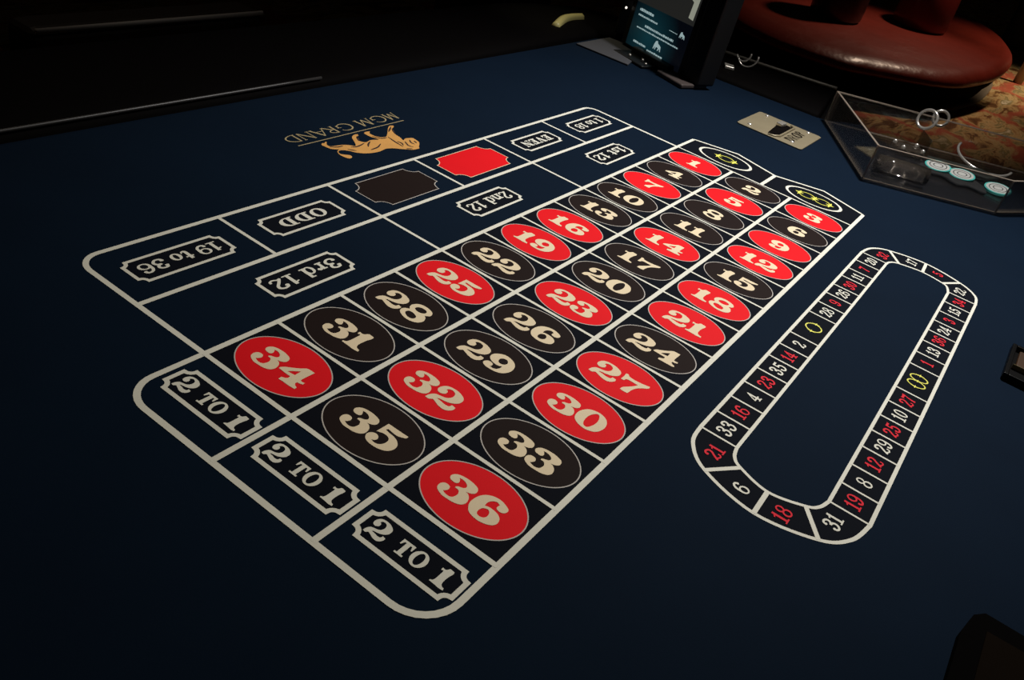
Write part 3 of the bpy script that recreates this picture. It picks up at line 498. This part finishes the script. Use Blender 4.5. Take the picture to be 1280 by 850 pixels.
sh, w = layout('DROP', [{'D': THIN['D2'], 'R': THIN['R'], 'O': LET['O'], 'P': (0.6, [rect(0.05, 0, 0.22, 1), halfbowl(0.15, 0.72, 0.42, 0.28, 0.15, 0.11)])}], gap=0.12)
# engraved characters on the plate (too worn to read fully in the photograph: 4 strokes groups)
print_shape('engraving', place([s for s in sh], lambda a, b: (-3.55-a*0.29, 1.18+(1-b)*0.26)), ENGR, 28.0, pl)

# ------------------------------------------------------------------ acrylic chip tray and its contents
A = Vector((-6.5, 1.32)); B = Vector((-3.05, 3.27)); C2 = Vector((-4.67, 5.99)); E2 = Vector((-7.4, 7.55)); D2 = A+(C2-B)*1.9; HB = 0.80; T = 0.035
tray = thing('acrylic_tray', 'clear acrylic open-topped tray at the far right corner of the felt', 'tray')
tray.location = W(A.x, A.y, 0)
tray_off = tray.location.copy()
def ppanel(name, a, b, z0, z1, m, t=T):
    d = (b-a).normalized(); n = Vector((-d.y, d.x))*t/2
    return bm_obj(name, prism([a+n, b+n, b-n, a-n], z0, z1), m)
tparts = [bm_obj('base_panel', prism([A, B, C2, E2, D2], 0.005, 0.03), ACR)]
for a, b in ((A, B), (B, C2), (C2, E2), (A, D2)):
    tparts.append(ppanel('side_panel', a, b, 0.03, HB, ACR)); 
    tparts.append(ppanel('top_edge', a, b, HB, HB+0.03, ACRE, 0.055))
    tparts.append(ppanel('bottom_edge', a, b, 0.03, 0.055, ACRE, 0.05))
for p in (A, B, C2): tparts.append(bm_obj('corner_edge', prism([(p.x-.02, p.y-.02), (p.x+.02, p.y-.02), (p.x+.02, p.y+.02), (p.x-.02, p.y+.02)], 0.03, HB), ACRE))
mid0 = A+(D2-A)*0.42; mid1 = B+(C2-B)*0.72
tparts.append(ppanel('divider', mid0, mid0+(mid1-mid0)*0.22, 0.03, 0.45, ACR))
for p in tparts: p.parent = tray; p.matrix_parent_inverse = Matrix.Translation(-tray_off)
# children of the table keep world positions as well
for o in list(table.children): o.matrix_parent_inverse = Matrix.Translation(-table.location)

def cyl_between(a, b, r, m, name, parent=None, n=20, smooth=True):
    return tube(name, [a, b], r, m, parent, n=n, smooth=False)
o = tube('acrylic_barrel', [W(-3.85, 3.30, 0.26), W(-4.02, 3.66, 0.26), W(-4.35, 4.36, 0.26)], 0.21, ACRC, n=20)
tag(o, 'clear acrylic cylinder lying inside the near left corner of the tray', 'cylinder')
def torus(name, c, nrm, R_, r, m, a0=0, a1=360, n=28):
    nrm = Vector(nrm).normalized(); u = nrm.cross(Vector((0, 0, 1))); u = u.normalized() if u.length > 1e-3 else Vector((1, 0, 0)); v = nrm.cross(u)
    full = a1-a0 >= 360
    pts = [W(*c)+(u*math.cos(math.radians(a0+(a1-a0)*i/(n if full else n-1)))+v*math.sin(math.radians(a0+(a1-a0)*i/(n if full else n-1))))*R_*U for i in range(n)]
    return tube(name, pts, r, m, None, closed=full, n=8)
tag(torus('steel_ring', (-7.4, 3.5, 0.8), (0.9, -0.3, 0.35), 0.24, 0.04, CHROME), 'left of two linked steel rings behind the tray', 'ring')
tag(torus('steel_ring', (-8.1, 3.72, 0.8), (0.95, 0.3, 0.35), 0.19, 0.04, CHROME), 'right of two linked steel rings behind the tray', 'ring')
tag(torus('ring_handle', (-8.1, 5.15, 0.3), (0.25, 0.1, 1.0), 0.72, 0.035, CHROME, -30, 150), 'large thin steel hoop at the right end of the tray contents', 'hoop')
latch = thing('chrome_latch', 'small clear and chrome latch block below the linked rings', 'latch')
bm_obj('latch_body', prism([(-6.55, 3.05), (-6.1, 3.35), (-6.45, 3.95), (-6.95, 3.7)], 0.031, 0.22), ACRC, latch, bevel=0.03)
for x, y in ((-6.45, 3.15), (-6.2, 3.42), (-6.85, 3.62), (-6.5, 3.85)):
    bm = bmesh.new(); bmesh.ops.create_uvsphere(bm, u_segments=10, v_segments=6, radius=0.055*U); bmesh.ops.translate(bm, vec=W(x, y, 0.24), verts=bm.verts)
    bm_obj('stud', bm, CHROME, latch, smooth=True)
strap = bm_obj('dark_case', prism([(-6.7, 3.95), (-6.35, 4.25), (-6.9, 5.5), (-7.3, 5.7), (-7.5, 5.2)], 0.033, 0.16), mat('dark olive plastic', (0.02, 0.022, 0.018), 0.4, noise=(20, 0.3)), bevel=0.04)
tag(strap, 'low dark case lying between the steel rings and the hoop', 'case')
pouch = bm_obj('black_pouch', prism(catmull([(-5.85, 3.95), (-5.55, 4.25), (-5.72, 4.6), (-5.5, 4.95), (-5.75, 5.2), (-5.72, 5.6), (-6.25, 5.45), (-6.6, 4.9), (-6.5, 4.3), (-6.15, 4.0), (-5.9, 3.96)], 3)[:-1], 0.031, 0.10), mat('black cloth', (0.003, 0.003, 0.003), 0.9), bevel=0.03)
tag(pouch, 'crumpled black pouch under the teal-edged chips', 'pouch')
def chip(x, y, z, label):
    t = thing('casino_chip', label, 'chip', 'teal and white chips in the acrylic tray'); t.location = W(x, y, z)
    def disc(name, r0, z0, z1, m, tilt=0):
        bm = bmesh.new(); bmesh.ops.create_cone(bm, cap_ends=True, segments=28, radius1=r0*U, radius2=r0*U, depth=(z1-z0)*U); bmesh.ops.translate(bm, vec=(0, 0, (z0+z1)/2*U), verts=bm.verts)
        o = bm_obj(name, bm, m, t); return o
    disc('rim', 0.31, 0.0, 0.05, TEAL); disc('face', 0.275, 0.05, 0.056, WHITE)
    V = []; F = []
    for R_, w_ in ((0.20, 0.02), (0.11, 0.02)):
        v, f = band_geo(ellipse(0, 0, R_, R_, 24), w_, True); b = len(V); V += [(p[0]*U, p[1]*U, 0.0575*U) for p in v]; F += [tuple(b+i for i in q_) for q_ in f]
    mesh_obj('printed_ring', V, F, ENGR, t)
    t.rotation_euler = (math.radians(4), math.radians(9), 0)
chip(-6.15, 4.35, 0.11, 'white chip with teal edge, leftmost in the tray beside the barrel')
chip(-6.25, 4.92, 0.11, 'white chip with teal edge, middle one of three')
chip(-6.35, 5.78, 0.10, 'white chip with teal edge, rightmost near the tray corner post')

# ------------------------------------------------------------------ monitor at the far corner of the table
FOOTM = mat('worn charcoal plastic', (0.06, 0.045, 0.042), 0.5)
mon = thing('display_monitor', 'small black monitor with a teal lit screen, standing at the far corner of the felt', 'monitor')
MO = Vector((-5.25, -3.35)); mt = math.radians(68); dx = Vector((math.cos(mt), math.sin(mt))); nx = Vector((math.sin(mt), -math.cos(mt)))
def MP(a, z, d=0.0): p = MO+dx*a+nx*d; return W(p.x, p.y, z-0.18 if z > 0.2 else z+0.005)
def mbox(name, a0, a1, z0, z1, d0, d1, m, bevel=0.0):
    bm = bmesh.new(); vs = [bm.verts.new(MP(a, z, d)) for d in (d0, d1) for z in (z0, z1) for a in (a0, a1)]
    for f in ((0, 2, 3, 1), (4, 5, 7, 6), (0, 1, 5, 4), (2, 6, 7, 3), (0, 4, 6, 2), (1, 3, 7, 5)): bm.faces.new([vs[i] for i in f])
    return bm_obj(name, bm, m, mon, bevel=bevel)
mbox('housing', -1.35, 1.30, 0.25, 3.2, -0.35, 0.0, PLAST, 0.05)
mbox('side_hood', 1.30, 1.92, 0.1, 3.2, -0.55, 0.08, PLAST, 0.06)
mbox('stand', -0.6, 0.9, 0.02, 0.42, -0.3, 0.25, PLAST, 0.05)
mbox('foot', 0.85, 1.85, 0.0, 0.12, -0.4, 0.55, FOOTM, 0.04)
mbox('foot', -0.75, 0.5, 0.0, 0.07, -0.2, 0.75, PLAST, 0.04)
for a, d in ((0.15, 0.45), (0.45, 0.6), (-0.2, 0.62)):
    bm = bmesh.new(); bmesh.ops.create_uvsphere(bm, u_segments=10, v_segments=6, radius=0.04*U); bmesh.ops.translate(bm, vec=MP(a, 0.11, d), verts=bm.verts); bm_obj('screw', bm, CHROME, mon, smooth=True)
def smat(name, col, s): return mat(name, (0.002, 0.002, 0.002), 0.3, emit=(*col, s))
SCR = bpy.data.materials.new('lit teal screen'); SCR.use_nodes = True; nt = SCR.node_tree; bs = nt.nodes['Principled BSDF']
bs.inputs['Base Color'].default_value = (0.002, 0.002, 0.003, 1); bs.inputs['Roughness'].default_value = 0.3
tc = nt.nodes.new('ShaderNodeTexCoord'); vd = nt.nodes.new('ShaderNodeVectorMath'); vd.operation = 'DISTANCE'; vd.inputs[1].default_value = MP(-0.35, 0.75)
mr = nt.nodes.new('ShaderNodeMapRange'); mr.inputs['From Min'].default_value = 0.0; mr.inputs['From Max'].default_value = 1.15*U; mr.inputs['To Min'].default_value = 1; mr.inputs['To Max'].default_value = 0
nt.links.new(tc.outputs['Object'], vd.inputs[0]); nt.links.new(vd.outputs['Value'], mr.inputs['Value'])
cr = nt.nodes.new('ShaderNodeValToRGB'); cr.color_ramp.elements[0].color = (0.0012, 0.0018, 0.0035, 1); cr.color_ramp.elements[1].color = (0.003, 0.028, 0.038, 1)
nt.links.new(mr.outputs['Result'], cr.inputs[0]); nt.links.new(cr.outputs[0], bs.inputs['Emission Color']); bs.inputs['Emission Strength'].default_value = 1.0
def scr_poly(name, polys, d, m, parent):
    V = []; F = []
    for loops in polys:
        v, f = flat(loops); b = len(V); V += [MP(p.x, p.y, d) for p in v]; F += [tuple(b+i for i in t) for t in f]
    return mesh_obj(name, V, F, m, parent)
scr = scr_poly('screen', [rect(-1.15, 0.32, 1.08, 3.1)], 0.004, SCR, mon)
E1 = smat('screen picture grey', (0.014, 0.014, 0.013), 1); E2m = smat('screen picture pale', (0.24, 0.25, 0.20), 1); E3 = smat('screen text white', (0.33, 0.45, 0.46), 0.8); E4 = smat('screen picture mid', (0.25, 0.25, 0.22), 1)
scr_poly('screen_picture', [[[(-1.15, 1.46), (1.08, 1.52), (1.08, 3.1), (-1.15, 3.1)]]], 0.008, E1, scr)
scr_poly('picture_wall', [[[(0.15, 2.6), (0.55, 2.45), (0.60, 2.15), (0.84, 2.05), (0.82, 1.66), (1.0, 1.64), (1.06, 3.05), (0.1, 3.05)]]], 0.011, E2m, scr)
scr_poly('picture_figure', [[[(-0.35, 2.25), (-0.1, 2.15), (0.1, 2.02), (0.2, 2.12), (0.15, 2.35), (0.35, 2.42), (0.30, 3.0), (-0.3, 3.0)]]], 0.014, E4, scr)
def fauxline(a0, z, a1, h, gapn): # a row of small words
    out = []; a = a0; rr = random.Random(int(a0*100+z*1000))
    while a < a1:
        w_ = rr.uniform(0.03, 0.09); out.append(rect(a, z, min(a+w_, a1), z+h*rr.uniform(0.7, 1.0))); a += w_+gapn
    return [[[(p[0]-0.05, p[1]-0.06) for p in l] for l in s_] for s_ in out]
stx = scr_poly('screen_text', fauxline(-0.92, 1.33, -0.35, 0.075, 0.012)+fauxline(-0.92, 1.20, -0.12, 0.05, 0.014)+fauxline(-0.55, 1.0, 0.62, 0.06, 0.014)+fauxline(-0.85, 0.90, 0.86, 0.04, 0.014)+fauxline(-0.82, 0.52, -0.30, 0.06, 0.012)+fauxline(-0.22, 0.47, 0.42, 0.06, 0.012)+fauxline(0.36, 1.22, 0.68, 0.02, 0.01), 0.009, E3, scr); stx['kind'] = 'stuff'
def lion_small(cx, cz, s): return [[(cx+s*a, cz+s*b) for a, b in ((-0.5, 0.0), (-0.42, 0.55), (-0.3, 0.85), (-0.05, 0.95), (0.12, 0.7), (0.4, 0.62), (0.62, 0.5), (0.72, 0.0), (0.6, 0.0), (0.5, 0.28), (0.3, 0.0), (0.2, 0.0), (0.28, 0.3), (-0.05, 0.3), (-0.12, 0.0), (-0.22, 0.0), (-0.22, 0.35), (-0.4, 0.0))]]
scr_poly('screen_emblem', [lion_small(0.05, 0.55, 0.25)], 0.009, E3, scr); scr_poly('screen_emblem', [lion_small(0.80, 1.12, 0.17)], 0.009, E3, scr)
# black equipment box left of the monitor
eq = thing('equipment_box', 'black equipment box with a tiny lit lamp, left of the monitor', 'box')
eqb = bm_obj('box_body', prism([(-7.5, -5.5), (-6.0, -5.0), (-6.3, -3.8), (-7.8, -4.2)], 0.2, 2.0), PLAST, eq, bevel=0.05)
bm = bmesh.new(); bmesh.ops.create_uvsphere(bm, u_segments=8, v_segments=6, radius=0.035*U); bmesh.ops.translate(bm, vec=W(-5.68, -4.70, 1.0), verts=bm.verts)
bm_obj('indicator_lamp', bm, smat('indicator lamp', (1.0, 0.9, 0.8), 1.2), eq)
gp = bm_obj('lit_felt_patch', prism([(-4.05, -5.05), (-5.9, -5.05), (-6.0, -3.95), (-4.1, -3.45)], 0.003, 0.05), LITFELT, bevel=0.015)  # added slab, painted grey for felt lit beyond the shadow
tag(gp, 'flat grey slab standing in for lit felt below the equipment box', 'plate')
cl = thing('cable_clip', 'shiny metal cable clip on the rail right of the monitor', 'clip')
for k, (p, r_) in enumerate((((-8.3, -1.9, 0.45), 0.2), ((-8.3, -1.75, 0.42), 0.28))):
    o = torus('loop', p, (0.9, 0.1, 0.3), r_, 0.03, CHROME, 20, 200, 14); o.parent = cl
o = bm_obj('bracket', prism([(-7.3, -2.05), (-7.0, -1.9), (-7.1, -1.65), (-7.4, -1.8)], 0.18, 0.27), CHROME, cl, bevel=0.02)

# ------------------------------------------------------------------ recessed trays at the right-hand edge
tr = thing('wheel_side_tray', 'small black tray with walnut insert, cut off by the right edge of the picture', 'tray')
def ring_prism(x0, y0, x1, y1, w, z0, z1):
    bm = bmesh.new()
    for a in ((x0, y0, x1, y0+w), (x0, y1-w, x1, y1), (x0, y0+w, x0+w, y1-w), (x1-w, y0+w, x1, y1-w)): box_bm(a[0], a[1], z0, a[2], a[3], z1, bm)
    return bm
bm_obj('frame', ring_prism(2.2, 7.17, 3.44, 9.6, 0.07, 0.004, 0.12), LACQ, tr, bevel=0.015)
bm_obj('lining', box_bm(2.27, 7.24, 0.004, 3.37, 9.53, 0.03), LACQ, tr)
bm_obj('insert', box_bm(2.35, 7.30, 0.03, 2.95, 9.4, 0.10), WOOD, tr, bevel=0.02)
bm_obj('strip', box_bm(2.96, 7.26, 0.03, 2.98, 9.4, 0.11), BRASS, tr)
tr2 = thing('corner_box', 'black box with chamfered corner at the bottom right corner of the picture', 'box')
bm_obj('box_body', prism([(9.07, 7.60), (9.40, 7.53), (12.0, 7.50), (12.0, 10.2), (8.95, 10.2), (8.95, 7.70)], 0.004, 0.10), DULL, tr2)
bm_obj('top_pad', prism([(9.22, 7.74), (11.8, 7.70), (11.8, 10.0), (9.12, 10.0)], 0.10, 0.12), DPAD, tr2)

# ------------------------------------------------------------------ round lounge seat beyond the table
ot = thing('round_lounge_seat', 'large round oxblood leather lounge seat on black plinth, beyond the acrylic tray', 'sofa')
ocx, ocy = -68.5, -9.5
seat_pts = [(-46.5, -16.5), (-43.8, -11.9), (-44.3, -7.0), (-46.4, -4.6), (-51.6, -0.6), (-58, 1.0), (-65, 1.6), (-75, 1.1), (-85, -1.6), (-92, -6.0), (-95.5, -12), (-94, -19), (-88, -25), (-78, -29), (-66, -30), (-56, -27), (-50, -22)]
def lathe_poly(rings, m, name, parent, smooth=True):
    """rings: list of (scale, z) of the seat outline about its centre"""
    base = smooth_loop([(p[0], p[1], 0) for p in seat_pts], 5); n = len(base); bm = bmesh.new(); rows = []
    for s, z in rings: rows.append([bm.verts.new(W(ocx+(p[0]-ocx)*s, ocy+(p[1]-ocy)*s, z)) for p in base])
    for a, b in zip(rows, rows[1:]):
        for i in range(n): bm.faces.new((a[i], a[(i+1) % n], b[(i+1) % n], b[i]))
    bm.faces.new(rows[0]); bm.faces.new(list(reversed(rows[-1])))
    return bm_obj(name, bm, m, parent, smooth)
lathe_poly([(0.965, -6.0), (0.995, -5.9), (1.0, -5.7), (0.985, -5.35), (0.95, -5.08), (0.9, -4.98), (0.86, -5.05), (0.80, -4.95), (0.5, -4.85), (0.15, -4.8)], REDL, 'seat_cushion', ot)
lathe_poly([(0.90, -TH+0.1), (0.91, -7.2), (0.955, -6.7), (0.97, -6.2), (0.965, -6.0)], DULL, 'plinth', ot)
lathe_poly([(0.955, -TH), (0.955, -TH+0.12), (0.93, -TH+0.2), (0.90, -TH+0.2)], TRIM, 'kick_ring', ot)
REDB = mat('brighter red leather', (0.16, 0.016, 0.012), 0.3, noise=(3, 0.2), spec=0.5)  # lighter, redder leather used on the right bolster
def bolster(cx, cy, rx, ry, z0, z1, m=REDD):
    bm = bmesh.new(); rows = []; n = 24
    for s, z in ((0.8, z0), (0.98, z0+0.3), (1.0, z0+1.0), (0.96, z1-0.7), (0.8, z1-0.2), (0.4, z1)):
        rows.append([bm.verts.new(W(cx+rx*s*math.cos(2*math.pi*i/n), cy+ry*s*math.sin(2*math.pi*i/n), z)) for i in range(n)])
    for a, b in zip(rows, rows[1:]):
        for i in range(n): bm.faces.new((a[i], a[(i+1) % n], b[(i+1) % n], b[i]))
    bm.faces.new(rows[0]); bm.faces.new(list(reversed(rows[-1])))
    bm_obj('bolster', bm, m, ot, smooth=True)
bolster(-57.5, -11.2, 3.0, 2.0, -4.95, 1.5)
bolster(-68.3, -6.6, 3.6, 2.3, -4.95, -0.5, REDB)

# ------------------------------------------------------------------ chairs along the left rail and beyond
def chair(x, y, m, label, w=5.6, top=-0.8, rot=0, edge_hl=False):
    t = thing('club_chair', label, 'chair'); t.location = W(x, y, -TH); t.rotation_euler = (0, 0, rot)
    def lb(name, x0, y0, z0, x1, y1, z1, mm, bev=0.15):
        bm = bmesh.new(); vs = [bm.verts.new(Vector((a, b, c))*U) for c in (z0, z1) for b in (y0, y1) for a in (x0, x1)]
        for f in ((0, 2, 3, 1), (4, 5, 7, 6), (0, 1, 5, 4), (2, 6, 7, 3), (0, 4, 6, 2), (1, 3, 7, 5)): bm.faces.new([vs[i] for i in f])
        return bm_obj(name, bm, mm, t, bevel=bev)
    lb('seat', -w/2, 0.0, 3.0, w/2, 5.2, 4.4, m, 0.3)
    lb('backrest', -w/2-0.1, -1.0, 3.2, w/2+0.1, 0.0, top+TH, m, 0.22)
    for sx in (-1, 1):
        lb('armrest', sx*w/2-0.3, -0.2, 3.2, sx*w/2+0.3, 4.2, 5.4, m, 0.2)
        for yy in (0.0, 4.6): lb('leg', sx*(w/2-0.4)-0.2, yy, 0, sx*(w/2-0.4)+0.2, yy+0.4, 3.0, LACQ, 0.03)
    if edge_hl: tube('top_edge_highlight', [Vector((-w/2, 0.02, top+TH-0.02))*U, Vector((w/2, 0.02, top+TH-0.02))*U], 0.06, mat('pale edge highlight', (0.22, 0.20, 0.18), 0.6), t)  # pale tube paints a highlight along the backrest's top edge
    return t
chair(3.85, -11.6, BROWNL, 'dark brown leather chair at the left rail, its top edge faintly lit', 6.0, -1.0, edge_hl=True)
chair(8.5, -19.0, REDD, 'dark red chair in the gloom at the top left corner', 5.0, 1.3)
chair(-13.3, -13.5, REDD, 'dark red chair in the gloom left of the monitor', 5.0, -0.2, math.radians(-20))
# ------------------------------------------------------------------ far right corner
bt = thing('green_bottle', 'pale bottle with yellow green cap in the top right corner', 'bottle')
bm = bmesh.new(); n = 16; rows = []
for r_, z in ((1.6, -TH), (1.7, -TH+0.4), (1.7, -2.2), (1.4, -1.2), (0.9, -0.4), (0.8, 0.2)):
    rows.append([bm.verts.new(W(-104+r_*math.cos(2*math.pi*i/n), -0.9+r_*math.sin(2*math.pi*i/n), z)) for i in range(n)])
for a, b in zip(rows, rows[1:]):
    for i in range(n): bm.faces.new((a[i], a[(i+1) % n], b[(i+1) % n], b[i]))
bm.faces.new(rows[0]); bm.faces.new(list(reversed(rows[-1])))
bm_obj('bottle_body', bm, mat('smoky grey plastic', (0.12, 0.11, 0.08), 0.5), bt, smooth=True)
tube('cap', [W(-104, -0.9, 0.2), W(-104, -0.9, 1.0)], 1.0, mat('yellow green cap', (0.45, 0.5, 0.03), 0.5), bt, n=14)
tag(tube('floor_post', [W(-79.5, 2.3, -TH), W(-78, 2.4, -4.2)], 0.42, mat('beige metal', (0.3, 0.24, 0.15), 0.5), None, n=12), 'slanting beige metal post right of the round lounge seat', 'post')
